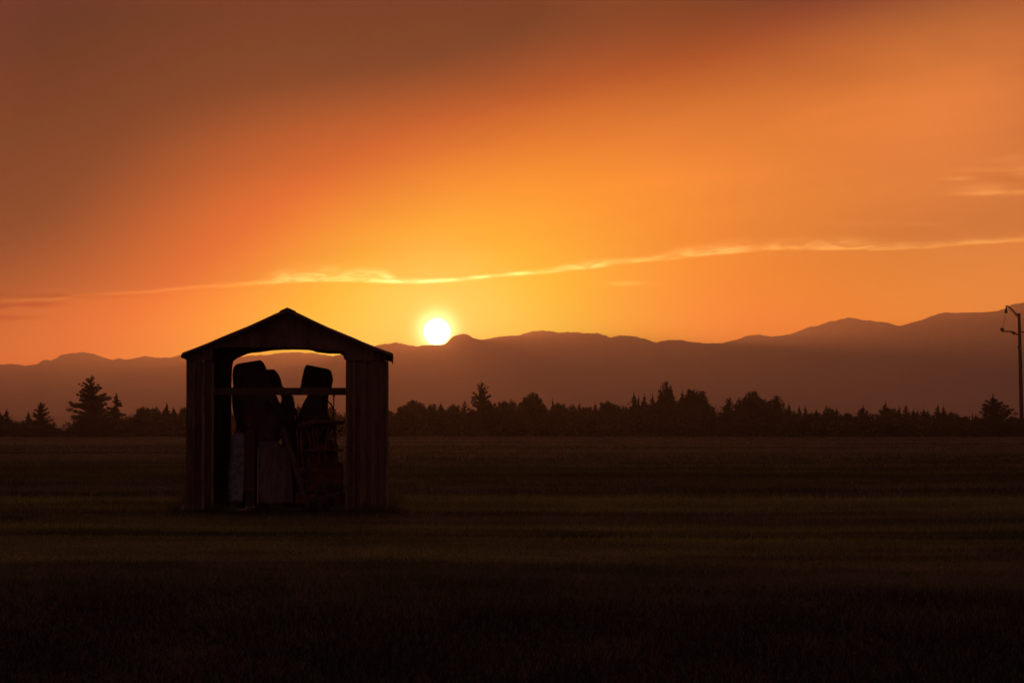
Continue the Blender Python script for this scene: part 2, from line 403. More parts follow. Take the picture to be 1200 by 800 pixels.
# ------------------------------------------------------------------ mountains
RIDGE = [(0,427),(10,426),(20,427),(30,428),(40,427.5),(53,421.3),(60,422.6),(73,415.3),(84,413.5),(95,412.7),(110,414.5),(120,418),(132,421.7),(139,419.5),(147,421.3),(158,419.5),(169,417),(183,419),(198,419),(209,416.2),(216,417),(245,420),(275,419),(292,416.5),(310,416),(330,413),(350,412.5),(370,414),(390,417),(420,412),(445,404),(464,400.8),(475,403.3),(488,405.8),(497,404),(517,404),(523,402.5),(527,398),(532,393.3),(541,390.3),(548,391.7),(555,396),(565,398),(587,394),(608,392.5),(623,388.3),(637,386.7),(650,388.7),(653,389.7),(667,388.8),(690,390.3),(700,390.3),(710,393.3),(715,395.8),(727,392.2),(747,394.7),(770,401.3),(783,398),(798,398),(807,400),(823,402),(847,401.7),(863,398.3),(873,393.7),(890,391.7),(905,394.2),(927,391.7),(948,383.3),(960,381.3),(973,376.7),(983,375),(994,371.3),(1008,374.5),(1030,376.7),(1042,378),(1055,382),(1065,379.3),(1080,375),(1098,368),(1110,366),(1125,366.7),(1150,365.8),(1167,364.7),(1177,361.7),(1186,357),(1200,354.7)]
ext_l = [(-1400,430),(-1200,400),(-1000,415),(-800,395),(-600,412),(-450,398),(-300,418),(-180,410),(-80,424),(-30,428)]
ext_r = [(1230,352),(1280,357),(1340,366),(1420,360),(1520,378),(1650,370),(1800,388),(2000,380),(2300,400),(2600,392)]
RP = np.array(ext_l + RIDGE + ext_r, float)
def vnoise(x, y, seed):
    r = np.random.default_rng(seed).random((256, 256)); xi = np.floor(x).astype(int); yi = np.floor(y).astype(int)
    fx = x - xi; fy = y - yi; fx = fx * fx * (3 - 2 * fx); fy = fy * fy * (3 - 2 * fy)
    a = r[yi % 256, xi % 256]; b = r[yi % 256, (xi + 1) % 256]; c = r[(yi + 1) % 256, xi % 256]; d = r[(yi + 1) % 256, (xi + 1) % 256]
    return (a * (1 - fx) + b * fx) * (1 - fy) + (c * (1 - fx) + d * fx) * fy
def fbm(x, y, seed, o=5):
    return sum(vnoise(x * 2 ** k, y * 2 ** k, seed + k) / 2 ** k for k in range(o)) / sum(1 / 2 ** k for k in range(o))
DR = 9000.0
pxs = np.arange(-1400, 2600, 2.0)
rs = np.concatenate([np.linspace(6200, 8600, 30), np.linspace(8680, 9320, 15), np.linspace(9450, 12400, 14)])
PXg, Rg = np.meshgrid(pxs, rs)
crest = CAM_H + (501 - np.interp(pxs, RP[:, 0], RP[:, 1])) / 3000 * DR
crest = crest + (fbm(pxs / 5.0, pxs * 0 + .5, 31, 3) - .5) * 6.5       # forest edge along the crest
Hc = crest[None, :]
wander = (fbm(PXg[0:1] / 160.0, PXg[0:1] * 0 + 3, 5, 3) - .5) * 0
t = np.where(Rg < DR, (Rg - 6200) / (DR - 6200), (12400 - Rg) / (12400 - DR)); t = np.clip(t, 0, 1)
Xm = (PXg - 600) / 3000 * Rg
ero = fbm(Xm / 420.0, Rg / 700.0, 77, 6)
rid = 1 - np.abs(2 * fbm(Xm / 650.0 + .3 * ero, Rg / 1600.0, 91, 4) - 1)
prof_ = t ** 1.15
Zm = Hc * prof_ * (1 - (.55 * rid * .6 + .35 * ero) * np.sin(np.pi * np.clip(t, 0, 1)) ** .8) - 12 * (1 - t)
hl = from_np('hills', np.stack([Xm.ravel(), Rg.ravel(), Zm.ravel()], 1), grid_faces(len(rs), len(pxs)), M_hill, smooth=True)
tag(hl, kind='structure')
# low bench in front of them
pxb = np.arange(-1400, 2600, 6.0); rb = np.linspace(3900, 5600, 24); PB, RB = np.meshgrid(pxb, rb)
XB = (PB - 600) / 3000 * RB; tb = np.clip(np.sin(np.pi * (RB - 3900) / 1700), 0, 1) ** .5
hb = (23 - .010 * (PB - 0) * (PB < 500) - 5 * (PB >= 500)) + 1.6 * (fbm(XB / 90, RB / 200, 12, 4) - .5)
bn = from_np('foothills', np.stack([XB.ravel(), RB.ravel(), (hb * tb - 4 * (1 - tb)).ravel()], 1), grid_faces(len(rb), len(pxb)), M_hill, smooth=True)
tag(bn, kind='structure')

# ------------------------------------------------------------------ haze
HZ = 1.0e-4
bm = bmesh.new(); ztop = float(Zm.max()) + 6; zb = -9.0
zb = float(min(Z.min(), Zm.min(), -4)) - 1.0
add_box(bm, (0, 6000, (ztop + zb) / 2), (13000, 15600, ztop - zb))
hz = bm_obj('haze', bm, None); tag(hz, kind='stuff')
mh = bpy.data.materials.new('haze_air'); mh.use_nodes = True; n = mh.node_tree; n.nodes.clear()
o_ = n.nodes.new('ShaderNodeOutputMaterial'); pv = n.nodes.new('ShaderNodeVolumePrincipled')
pv.inputs['Color'].default_value = (.97, .88, .84, 1); pv.inputs['Density'].default_value = HZ; pv.inputs['Anisotropy'].default_value = .79
n.links.new(pv.outputs[0], o_.inputs['Volume']); hz.data.materials.append(mh)

# ------------------------------------------------------------------ grass
def grass(name, n, y0, y1, hgt, wid, powr, spread, leans=.6):
    u = rng.random(n)
    y = (y0 ** (1 - powr) + u * (y1 ** (1 - powr) - y0 ** (1 - powr))) ** (1 / (1 - powr))
    x = (rng.random(n) * 2 - 1) * (y * .225 + spread)
    # clumps
    cl = vnoise(x * 1.3 + 500, y * 1.3, 3); keep = rng.random(n) < (.35 + cl)
    x, y = x[keep], y[keep]; n = len(x)
    z = ground_z(x, y)
    sc = np.maximum(1, y / 30.0) ** .9
    h = hgt * (.5 + rng.random(n) ** 1.5) * (.6 + .8 * vnoise(x * .8 + 90, y * .8, 9)) * np.minimum(sc, 2.2); w = wid * (.6 + .8 * rng.random(n)) * sc
    a = rng.random(n) * np.pi; l = rng.normal(0, leans, (n, 2)) * h[:, None]
    c, s = np.cos(a) * w / 2, np.sin(a) * w / 2
    V = np.empty((n, 3, 3)); V[:, 0] = np.stack([x - c, y - s, z - .005], 1); V[:, 1] = np.stack([x + c, y + s, z - .005], 1)
    V[:, 2] = np.stack([x + l[:, 0], y + l[:, 1], z + h], 1)
    return V.reshape(-1, 3)
Vg = np.concatenate([grass('a', 760000, 11, 75, .05, .008, 1.35, 5.0), grass('b', 220000, 60, 345, .045, .010, 1.5, 4.0),
                     grass('c', 85000, 14, 120, .10, .006, 1.3, 5.0, .35)])
def foot_weeds(n):
    cx, cy = P(336.5, 598, 40).x, 41.5; t = rng.random(n) * 4; u = t % 1; k = t.astype(int)
    w2, d2 = 1.66, 1.68
    x = np.select([k == 0, k == 1, k == 2, k == 3], [-w2 + 2 * w2 * u, np.full(n, w2), -w2 + 2 * w2 * u, np.full(n, -w2)]) + rng.normal(0, .07, n)
    y = np.select([k == 0, k == 1, k == 2, k == 3], [np.full(n, -d2), -d2 + 2 * d2 * u, np.full(n, d2), -d2 + 2 * d2 * u]) + rng.normal(0, .07, n)
    ca, sa = math.cos(math.atan(145 / 3000)), math.sin(math.atan(145 / 3000)); X_, Y_ = cx + x * ca - y * sa - .06, cy + x * sa + y * ca
    cl = vnoise(X_ * 2.6 + 40, Y_ * 2.6 + 9, 55); h = (.05 + .34 * np.clip(cl - .25, 0, 1) ** 1.3 * rng.random(n) * 1.8); z = ground_z(X_, Y_)
    a = rng.random(n) * np.pi; c, s = np.cos(a) * .005, np.sin(a) * .005; l = rng.normal(0, .3, (n, 2)) * h[:, None]
    V = np.empty((n, 3, 3)); V[:, 0] = np.stack([X_ - c, Y_ - s, z], 1); V[:, 1] = np.stack([X_ + c, Y_ + s, z], 1); V[:, 2] = np.stack([X_ + l[:, 0], Y_ + l[:, 1], z + h], 1)
    return V.reshape(-1, 3)
Vg = np.concatenate([Vg, foot_weeds(9000)])
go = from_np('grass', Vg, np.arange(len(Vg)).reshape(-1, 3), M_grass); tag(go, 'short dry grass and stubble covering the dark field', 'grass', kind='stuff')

# ------------------------------------------------------------------ shed
SH0 = P(336.5, 598, 40)
SHROT = math.atan(145 / 3000)
GZ = float(ground_z(SH0.x, 41.0))
shed = empty('open_shed', (SH0.x, SH0.y, GZ - .01), SHROT)
tag(shed, 'small open-ended shed of weathered corrugated metal with low gable roof, alone in the field', 'shed')
SHM = Matrix.Translation((SH0.x, SH0.y, GZ - .01)) @ Matrix.Rotation(SHROT, 4, 'Z'); SHI = SHM.inverted()
def S(px, py, d):                      # shed-local point at depth d behind the front plane
    return SHI @ P(px, py, 40 + d)
WL, WR = -1.580, 1.580                 # outer wall faces
DEP = 3.2; EAVE = 2.47; PEAK = 3.17; TH = .05
def roofz(x): return EAVE + (PEAK - EAVE) * (1 - abs(x) / 1.66)

def corrugated(name, a0, a1, zlo, zhi, axis, pos, parent, mat=None, pitch=.19, depth=.022, wav=0.0, holes=None):
    """ribbed sheet running along axis ('x' or 'y') from a0 to a1; zlo/zhi may be functions of the running coordinate"""
    mat = mat or M_metal
    fl = lambda f, a: f(a) if callable(f) else f
    a = a0; prof = []
    while a < a1 - 1e-6:
        for da, o in ((0, 0), (.50 * pitch, 0), (.62 * pitch, depth), (.86 * pitch, depth)):
            if a + da < a1: prof.append((a + da, o))
        a += pitch
    prof.append((a1, 0)); t = .004
    bm = bmesh.new(); cols = []
    nz = 8
    rr = random.Random(int(a0 * 100) + int(pos * 77))
    for (q, o) in prof:
        c = []
        zl, zh = fl(zlo, q), fl(zhi, q)
        for k in range(nz + 1):
            z = zl + (zh - zl) * k / nz
            dd = o + wav * math.sin(q * 5 + z * 2.3) + rr.uniform(-.002, .002)
            for s in (0, t):
                v = (q, pos + dd * -1 - s + t, z) if axis == 'x' else (pos + dd + s, q, z)
                c.append(bm.verts.new(v))
        cols.append(c)
    m = 2 * (nz + 1)
    for A, B in zip(cols, cols[1:]):
        for k in range(nz):
            for s in (0, 1):
                bm.faces.new((A[2 * k + s], B[2 * k + s], B[2 * k + 2 + s], A[2 * k + 2 + s]))
        bm.faces.new((A[0], A[1], B[1], B[0])); bm.faces.new((A[m - 2], B[m - 2], B[m - 1], A[m - 1]))
    for A in (cols[0], cols[-1]):
        for k in range(nz): bm.faces.new((A[2 * k], A[2 * k + 1], A[2 * k + 3], A[2 * k + 2]))
    return bm_obj(name, bm, mat, parent)

def plate(name, poly, y, t, mat, parent, seams=0):
    """flat sheet in the x-z plane: polygon, at depth y, thickness t"""
    bm = bmesh.new(); f = [bm.verts.new((x, y, z)) for x, z in poly]; b = [bm.verts.new((x, y + t, z)) for x, z in poly]
    bm.faces.new(f); bm.faces.new(b[::-1]); n = len(poly)
    for i in range(n): bm.faces.new((f[i], b[i], b[(i + 1) % n], f[(i + 1) % n]))
    return bm_obj(name, bm, mat, parent)

lx = lambda px, d=0.0: S(px, 500, d).x
lz = lambda py, d=0.0: S(340, py, d).z
# front panels either side of the opening, slightly different widths, foot a little uneven
corrugated('front_panel', WL + .012, lx(250.5), lambda q: .02 + .03 * math.sin(q * 9), EAVE - .11, 'x', .02, shed, wav=.008, pitch=.15, depth=.038)
corrugated('front_panel', lx(405), WR - .012, lambda q: .015 + .02 * math.sin(q * 11), EAVE - .11, 'x', .02, shed, wav=.008, pitch=.17, depth=.038)
for px_, wd in ((238.5, .05), (249.5, .035), (406.5, .03), (424, .05), (437, .035), (453.5, .03)):      # lighter strips added to draw the highlight lines of the ribs
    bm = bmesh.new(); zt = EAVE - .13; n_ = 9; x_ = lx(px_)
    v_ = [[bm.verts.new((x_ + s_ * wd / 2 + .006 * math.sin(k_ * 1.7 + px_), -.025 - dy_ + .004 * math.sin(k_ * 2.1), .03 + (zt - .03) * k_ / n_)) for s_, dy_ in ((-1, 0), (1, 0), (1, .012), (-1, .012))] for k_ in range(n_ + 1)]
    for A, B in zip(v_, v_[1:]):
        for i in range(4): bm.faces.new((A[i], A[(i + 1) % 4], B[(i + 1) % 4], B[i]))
    bm.faces.new(v_[0]); bm.faces.new(v_[-1]); bm_obj('rib_highlight', bm, M_strip, shed)
# side walls; the left one has a missing strip half way along
corrugated('side_wall', .07, 1.30, .02, EAVE - .03, 'y', WL, shed)
corrugated('side_wall', 1.85, DEP - .02, .02, EAVE - .03, 'y', WL, shed)
corrugated('side_wall', 1.30, 1.85, .02, lz(488, 1.5), 'y', WL + .001, shed)
corrugated('side_wall', 1.30, 1.85, lz(436, 1.5), EAVE - .03, 'y', WL + .001, shed)
corrugated('side_wall', .07, DEP - .02, .0, EAVE - .03, 'y', WR - .03, shed)
# corner posts and opening posts
def post(x, y, w, z0, z1, name='corner_post', mat=None):
    bm = bmesh.new(); add_box(bm, (x, y, (z0 + z1) / 2), (w, w, z1 - z0)); return bm_obj(name, bm, mat or M_wood, shed, .006)
post(WL + .09, .10, .09, 0, EAVE - .05); post(WR - .09, .10, .09, 0, EAVE - .05)
post(WL + .09, DEP - .09, .09, 0, EAVE - .05); post(WR - .09, DEP - .09, .09, 0, EAVE - .05)
post(lx(247), .085, .09, 0, lz(409), 'door_post'); post(lx(409), .085, .09, 0, lz(409), 'door_post')
# front gable: ribbed sheet above a header beam, with a torn lower edge
low = [(WL, EAVE - .10), (lx(250) - .001, EAVE - .10), (lx(250), lz(407.5)), (lx(262), lz(407)), (lx(280), lz(406.5)), (lx(300), lz(407)), (lx(340), lz(407)), (lx(366), lz(407.5)), (lx(372), lz(409)), (lx(384), lz(410.5)), (lx(398), lz(411)), (lx(404), lz(410.5)), (lx(404) + .001, EAVE - .10), (WR, EAVE - .10)]
corrugated('gable_sheet', WL + .004, WR - .004, lambda q: float(np.interp(q, [p[0] for p in low], [p[1] for p in low])), lambda q: roofz(q) - .045, 'x', -.012, shed, pitch=.095, depth=.012)
bm = bmesh.new(); add_box(bm, ((lx(250) + lx(404)) / 2, .05, lz(402)), (lx(404) - lx(250) - .02, .09, .11)); bm_obj('header_beam', bm, M_wood, shed, .005)
# notched bracket where header and right panel meet
plate('bracket', [(lx(398), lz(410)), (lx(401), lz(413)), (lx(402), lz(417)), (lx(403.5), lz(421)), (lx(406), lz(422)), (lx(406), lz(409))], .03, .02, M_steel, shed)
# back gable, lower edge worn into a shallow arch
pb = [(272, 440), (272.6, 429), (274, 423), (279, 419.5), (290, 414.8), (296, 413.5), (305, 412.8), (318, 410.8), (330, 410), (345, 409.7), (360, 410), (366, 410.8), (371, 412.8), (385, 414.4), (398, 414.4), (402, 416.5), (404, 421), (406, 423), (406.5, 440)]
arch = [(S(x, y, DEP).x, S(x, y, DEP).z) for x, y in pb]
plate('gable_sheet', [(1.56, EAVE - .06), (0, PEAK - .05), (-1.56, EAVE - .06), (-1.56, 2.1), (arch[0][0], 2.1)] + arch + [(1.56, 2.1)], DEP - .03, .006, M_metal, shed)
# ribbed strips closing the back either side of the arch
corrugated('back_panel', -1.57, S(271.5, 500, DEP).x, .02, 2.2, 'x', DEP - .032, shed)
# right side of the back stays closed from the arch to the corner
corrugated('back_panel', S(407, 500, DEP).x, 1.55, .02, 2.2, 'x', DEP - .032, shed)
# cross rail at chest height just inside the opening
bm = bmesh.new(); a = S(249, 458.5, .16); b = S(407, 458.5, .16)
add_box(bm, ((a.x + b.x) / 2, .16, (a.z + b.z) / 2), (b.x - a.x + .1, .05, .115)); bm_obj('cross_rail', bm, M_wood, shed, .006)
bm = bmesh.new(); a = S(250, 488, 1.9)
add_box(bm, (WL + .09, 1.55, lz(487, 1.5)), (.06, 2.8, .06)); add_box(bm, (WL + .09, 1.55, lz(455, 1.5)), (.05, 2.8, .05)); bm_obj('side_girt', bm, M_wood, shed, .004)
# roof: two ribbed slabs, ridge cap, fascia
for sgn in (-1, 1):
    bm = bmesh.new(); xe = 1.638 * sgn; n_ = 18
    top = []; 
    y0, y1 = -.13, DEP + .12
    k = 0; yy = y0; rows = []
    while yy <= y1 + 1e-6:
        o = .018 if (k % 4) in (2, 3) else 0.0
        rows.append([bm.verts.new((xe * t_, yy, PEAK + (EAVE - PEAK) * t_ + o - .022 * math.sin(t_ * 3.14) * (1 if sgn > 0 else .6) + .004 * math.sin(yy * 9 + t_ * 14))) for t_ in (0.004, .12, .25, .38, .5, .62, .75, .88, 1.0)] +
                    [bm.verts.new((xe * t_, yy, PEAK + (EAVE - PEAK) * t_ + o - .03 - .012 * abs(math.sin(t_ * 23 + sgn)) - .022 * math.sin(t_ * 3.14) * (1 if sgn > 0 else .6))) for t_ in (1.0, .88, .75, .62, .5, .38, .25, .12, .004)])
        yy += (y1 - y0) / 64; k += 1
    for A, B in zip(rows, rows[1:]):
        for i in range(18): bm.faces.new((A[i], A[(i + 1) % 18], B[(i + 1) % 18], B[i]))
    bm.faces.new(rows[0]); bm.faces.new(rows[-1])
    rp = bm_obj('roof_panel', bm, M_metal, shed)
    bm = bmesh.new()                                     # drip edge hanging from the eave
    add_box(bm, (xe + .006 * sgn, (y0 + y1) / 2, EAVE - .035), (.012, y1 - y0 + .01, .085 if sgn > 0 else .05)); bm_obj('drip_edge', bm, M_steel, rp, .003)
bm = bmesh.new()
for sgn in (-1, 1):
    r0 = Matrix.Rotation(math.atan((PEAK - EAVE) / 1.638) * sgn, 3, 'Y')
    add_box(bm, (.062 * sgn, DEP / 2, PEAK - .004), (.13, DEP + .27, .006), r0)
bm_obj('ridge_cap', bm, M_metal, shed)
for sgn in (-1, 1):
    for y in (.06, 1.1, 2.1, DEP - .1):
        bm = bmesh.new(); add_tube(bm, [(1.52 * sgn, y, EAVE - .045), (.03 * sgn, y, PEAK - .085)], .028, 4); bm_obj('rafter', bm, M_wood, shed)
# sill log under the opening
bm = bmesh.new(); add_box(bm, ((lx(250) + lx(404)) / 2, .10, .035), (lx(404) - lx(250), .08, .07)); bm_obj('door_sill', bm, M_wood, shed, .008)

def inside(name, label, cat, px, py, d, group=None):
    l = S(px, py, d); w = SHM @ l
    e = empty(name, (w.x, w.y, float(GZ) - .005), SHROT); tag(e, label, cat, group); e_l = Vector((l.x, l.y, 0)); return e, e_l

def loft_px(rows, d, ry, org, pw=4.0, seg=24):
    """rows (pxL, pxR, py[, slope]) from bottom to top -> loft sections relative to org"""
    out = []
    for i, r in enumerate(rows):
        a = S(r[0], r[2], d); b = S(r[1], r[2], d); sl = r[3] if len(r) > 3 else 0
        f = r[4] if len(r) > 4 else 1.0
        out.append(((a.x + b.x) / 2 - org.x, d - org.y, a.z - org.z, (b.x - a.x) / 2, ry * f, sl, 0))
    return out
G_CAP = 'hooded machines standing in the shed'
# --- A: the tall one on the left
eA, oA = inside('hooded_machine', 'largest boxy hooded machine, leftmost behind the shed rail, its top sloping down leftwards', 'machine', 294, 590, 1.1, G_CAP)
bm = bmesh.new(); add_loft(bm, loft_px([(283, 314, 597, 0), (283, 318, 560), (281, 325, 520), (276, 333, 494), (273, 331, 480), (272, 325, 466), (272.5, 320, 458), (274.2, 318, 452)], 1.1, .27, oA)); bm_obj('body', bm, M_canvas, eA, smooth=True)
bm = bmesh.new(); add_loft(bm, loft_px([(274.3, 317, 453), (273.6, 316, 447), (273.4, 313, 438, .04), (274, 311, 431.5, .12, 1), (275, 308.5, 427.5, .16, .95), (277, 306.5, 425.3, .17, .88), (280, 304.5, 424.6, .17, .7)], 1.1, .29, oA, 6), pw=6); bm_obj('hood', bm, M_canvas, eA)
# --- B: smaller, leaning right
eB, oB = inside('hooded_machine', 'smallest hooded machine, leaning, its low top half hidden behind the largest one', 'machine', 338, 590, 1.8, G_CAP)
bm = bmesh.new(); add_loft(bm, loft_px([(332, 352, 597), (331, 350, 540), (330, 347, 495), (330.5, 345, 483), (330, 345.5, 475), (330, 344, 466), (327, 341, 460), (318, 333, 454)], 1.8, .16, oB)); bm_obj('body', bm, M_canvas, eB, smooth=True)
bm = bmesh.new(); add_loft(bm, loft_px([(309, 333, 459), (309, 331.5, 454), (308, 330, 450), (308, 329, 445), (308, 326.5, 439), (308, 324, 435.8), (309, 322.5, 434), (310, 321, 433.2, 0, .8)], 1.8, .19, oB, 6)); bm_obj('hood', bm, M_canvas, eB)
# --- C: right one
eC, oC = inside('hooded_machine', 'hooded machine with squarish head above a narrow waist, standing clear at the right', 'machine', 370, 590, 1.3, G_CAP)
bm = bmesh.new(); add_loft(bm, loft_px([(352, 392, 597), (350, 392, 540), (348, 388, 495), (351, 384, 482), (356, 384, 472), (361, 385.5, 463), (361, 387, 457)], 1.3, .24, oC)); bm_obj('body', bm, M_canvas, eC, smooth=True)
bm = bmesh.new(); add_loft(bm, loft_px([(352.5, 387.5, 458), (352.3, 388, 454), (354, 390, 445, -.05), (355.2, 389.8, 441, -.12), (356.8, 388.6, 435.5, -.17), (358.2, 387.8, 432.4, -.19), (359.3, 386.9, 431.1, -.20, .95), (361, 385, 430.5, -.20, .9)], 1.3, .26, oC, 6), pw=9); bm_obj('hood', bm, M_canvas, eC)
r3 = random.Random(21)
def clutter(e, org, d, x0, x1, y0, y1, n, name='fitting', s0=.04, s1=.13):
    for i in range(n):
        p = S(r3.uniform(x0, x1), r3.uniform(y0, y1), d); bm = bmesh.new()
        add_box(bm, (p.x - org.x, p.y - org.y, p.z), (r3.uniform(s0, s1), r3.uniform(.03, .09), r3.uniform(s0, s1)), Matrix.Rotation(r3.uniform(-.5, .5), 3, 'Y'))
        bm_obj(name, bm, r3.choice((M_rust, M_steel, M_canvas)), e, .008)
def hose(e, org, d, pts, r=.018, mat=None):
    bm = bmesh.new(); q = [S(x, y, d + dz) for x, y, dz in pts]; q = [Vector((p.x - org.x, p.y - org.y, p.z)) for p in q]
    sm = []
    for i in range(len(q) - 1):
        a_, b_, c_, d_2 = q[max(i - 1, 0)], q[i], q[i + 1], q[min(i + 2, len(q) - 1)]
        for t_ in (0, .25, .5, .75):
            sm.append(.5 * ((2 * b_) + (c_ - a_) * t_ + (2 * a_ - 5 * b_ + 4 * c_ - d_2) * t_ ** 2 + (3 * b_ - a_ - 3 * c_ + d_2) * t_ ** 3))
    sm.append(q[-1]); add_tube(bm, sm, r, 7); bm_obj('hose', bm, mat or M_rubber, e, smooth=True)
clutter(eA, oA, .80, 281, 324, 468, 512, 7); clutter(eB, oB, 1.55, 332, 347, 474, 520, 5); clutter(eC, oC, 1.02, 353, 386, 484, 525, 7)
clutter(eA, oA, .80, 300, 322, 455, 466, 2, 'latch', .03, .06)
hose(eA, oA, .78, [(313, 470, 0), (326, 486, 0), (331, 505, 0), (322, 520, 0), (309, 512, 0)]); hose(eA, oA, .76, [(284, 470, 0), (280, 485, 0), (287, 500, 0), (297, 493, 0)], .014)
hose(eB, oB, 1.5, [(331, 470, 0), (328, 484, 0), (334, 500, 0), (344, 506, 0), (348, 492, 0), (346, 478, 0)], .02)
hose(eC, oC, .98, [(357, 478, 0), (351, 492, 0), (354, 508, 0), (366, 514, 0), (379, 505, 0), (386, 488, 0)], .02); hose(eC, oC, .96, [(384, 470, 0), (391, 480, 0), (389, 496, 0), (397, 506, 0), (402, 500, 0)], .012)
# --- pale tank and grey sheet low down
eT, oT = inside('upright_tank', 'pale bluish upright tank with a rounded side, standing left of the dark post', 'tank', 278, 590, .75)
bm = bmesh.new(); add_loft(bm, loft_px([(266, 286, 589), (267, 287, 580), (267, 288.5, 560), (268, 289.5, 540), (269.5, 289.5, 522), (273, 288, 512), (276, 286, 507, 0, .7)], .75, .14, oT, 2.6)); bm_obj('shell', bm, M_tank, eT, smooth=True)
bm = bmesh.new(); add_loft(bm, loft_px([(276, 284, 508), (276, 284, 503)], .75, .05, oT), pw=2); bm_obj('neck', bm, M_steel, eT)
eG, oG = inside('metal_sheet', 'wide dull grey metal sheet leaning upright at the middle of the shed', 'sheet', 321, 590, .55)
bm = bmesh.new()
q = [(301, 589), (343, 589), (342, 560), (339, 535), (331, 521), (318, 516), (303, 517)]
fr = []; bk = []
for i, (x, y) in enumerate(q):
    p = S(x, y, .55); dy = (590 - y) / 74 * .10
    fr.append(bm.verts.new((p.x - oG.x, p.y - oG.y + dy, p.z))); bk.append(bm.verts.new((p.x - oG.x, p.y - oG.y + dy + .015, p.z)))
bm.faces.new(fr); bm.faces.new(bk[::-1])
for i in range(len(q)): bm.faces.new((fr[i], bk[i], bk[(i + 1) % len(q)], fr[(i + 1) % len(q)]))
bm_obj('sheet', bm, M_tank2, eG)
bm = bmesh.new(); p = S(302, 550, .53); add_tube(bm, [(p.x - oG.x, p.y - oG.y - .01, .06), (p.x - oG.x, p.y - oG.y + .09, 1.0)], .012, 6); bm_obj('edge_trim', bm, M_pipe, eG)
# --- dark post between them
eP, oP = inside('wooden_post', 'dark thick wooden post between the pale tank and the grey sheet', 'post', 293, 590, .62)
bm = bmesh.new(); add_box(bm, (0, 0, .66), (.15, .13, 1.32)); add_box(bm, (0, 0, 1.35), (.19, .16, .06)); bm_obj('timber', bm, M_wood, eP, .012)
for z in (.9, .35):
    bm = bmesh.new(); add_box(bm, (0, -.075, z), (.17, .01, .05)); bm_obj('strap', bm, M_rust, eP)
# --- leaning beam
a = S(331, 500, .45); b = S(362, 594, .35)
eL = empty('leaning_beam', SHM @ Vector((b.x, b.y, 0)), SHROT); tag(eL, 'dark beam leaning diagonally in the shed, foot to the right', 'beam')
bm = bmesh.new(); d_ = Vector((a.x - b.x, a.y - b.y, a.z)); ln = d_.length
rt = d_.to_track_quat('Z', 'Y').to_matrix(); add_box(bm, d_ * .5 + Vector((0, 0, .03)), (.11, .06, ln), rt); bm_obj('timber', bm, M_wood, eL, .006)
bm = bmesh.new(); add_box(bm, d_ * .66 + Vector((.02, -.04, .03)), (.03, .012, .22), rt); bm_obj('metal_plate', bm, M_pipe, eL)
# --- old machine at the right
eM, oM = inside('old_engine', 'rusty old engine with pipes and a flywheel, low at the right of the shed', 'engine', 380, 590, .9)
def rel(px, py, d): 
    p = S(px, py, d); return Vector((p.x - oM.x, p.y - oM.y, p.z))
bm = bmesh.new()
for (x0, x1, y0, y1, dd, dp) in ((347, 405, 590, 578, .9, .7), (360, 402, 578, 541, .95, .45), (366, 396, 541, 520, .95, .35)):
    a = rel(x0, y0, dd); b = rel(x1, y1, dd); add_box(bm, (a + b) / 2, (b.x - a.x, dp, b.z - a.z))
bm_obj('engine_block', bm, M_rust, eM, .02)
r_ = random.Random(5)
for i in range(14):
    bm = bmesh.new(); p = rel(r_.uniform(352, 402), r_.uniform(530, 575), .6); add_box(bm, p, (r_.uniform(.03, .10), r_.uniform(.05, .12), r_.uniform(.03, .09)), Matrix.Rotation(r_.uniform(-.5, .5), 3, 'Y'))
    bm_obj('fitting', bm, M_rust, eM, .006)
bm = bmesh.new()
for k in range(7):
    x = 355 + k * 6.5; add_tube(bm, [rel(x, 545, .7), rel(x + r_.uniform(-3, 3), 520, .72), rel(x + r_.uniform(-6, 6), 497 + r_.uniform(-6, 8), .8)], .022, 7)
add_tube(bm, [rel(349, 500, .7), rel(370, 494, .7), rel(404, 496, .7)], .035, 8)
add_tube(bm, [rel(356, 529, .66), rel(378, 527, .66), rel(402, 528, .66)], .02, 7)
bm_obj('pipes', bm, M_rust, eM)
bm = bmesh.new()
add_tube(bm, [rel(383, 514.5, .45), rel(386, 511, .45), rel(389.5, 503.5, .45)], .008, 6)
add_tube(bm, [rel(394, 514.5, .45), rel(394.5, 505, .45), rel(397, 503.3, .45), rel(400.5, 502.5, .45)], .009, 6)
add_tube(bm, [rel(383, 514.5, .45), rel(394, 514.5, .45)], .006, 6)
bm_obj('highlight_tubes', bm, M_pipe, eM, smooth=True)  # thin pale tubes standing in for a bright highlight among the pipes
bm = bmesh.new(); c = rel(386, 583, .5)
def ring(bm, c, r, t, w, seg=36):
    V = []
    for k in range(seg):
        a_ = 2 * math.pi * k / seg; ca, sa = math.cos(a_), math.sin(a_)
        V.append([bm.verts.new(c + Vector((ca * rr, yy, sa * rr))) for rr, yy in ((r, -w), (r, w), (r - t, w), (r - t, -w))])
    for k in range(seg):
        A, B = V[k], V[(k + 1) % seg]
        for i in range(4): bm.faces.new((A[i], A[(i + 1) % 4], B[(i + 1) % 4], B[i]))
c.z = .245
ring(bm, c, .235, .045, .035)
for k in range(6):
    a_ = k * math.pi / 3 + .3; add_tube(bm, [c, c + Vector((math.cos(a_) * .2, 0, math.sin(a_) * .2))], .014, 6)
add_tube(bm, [c + Vector((0, -.05, 0)), c + Vector((0, .2, 0))], .04, 10)
bm_obj('flywheel', bm, M_steel, eM)
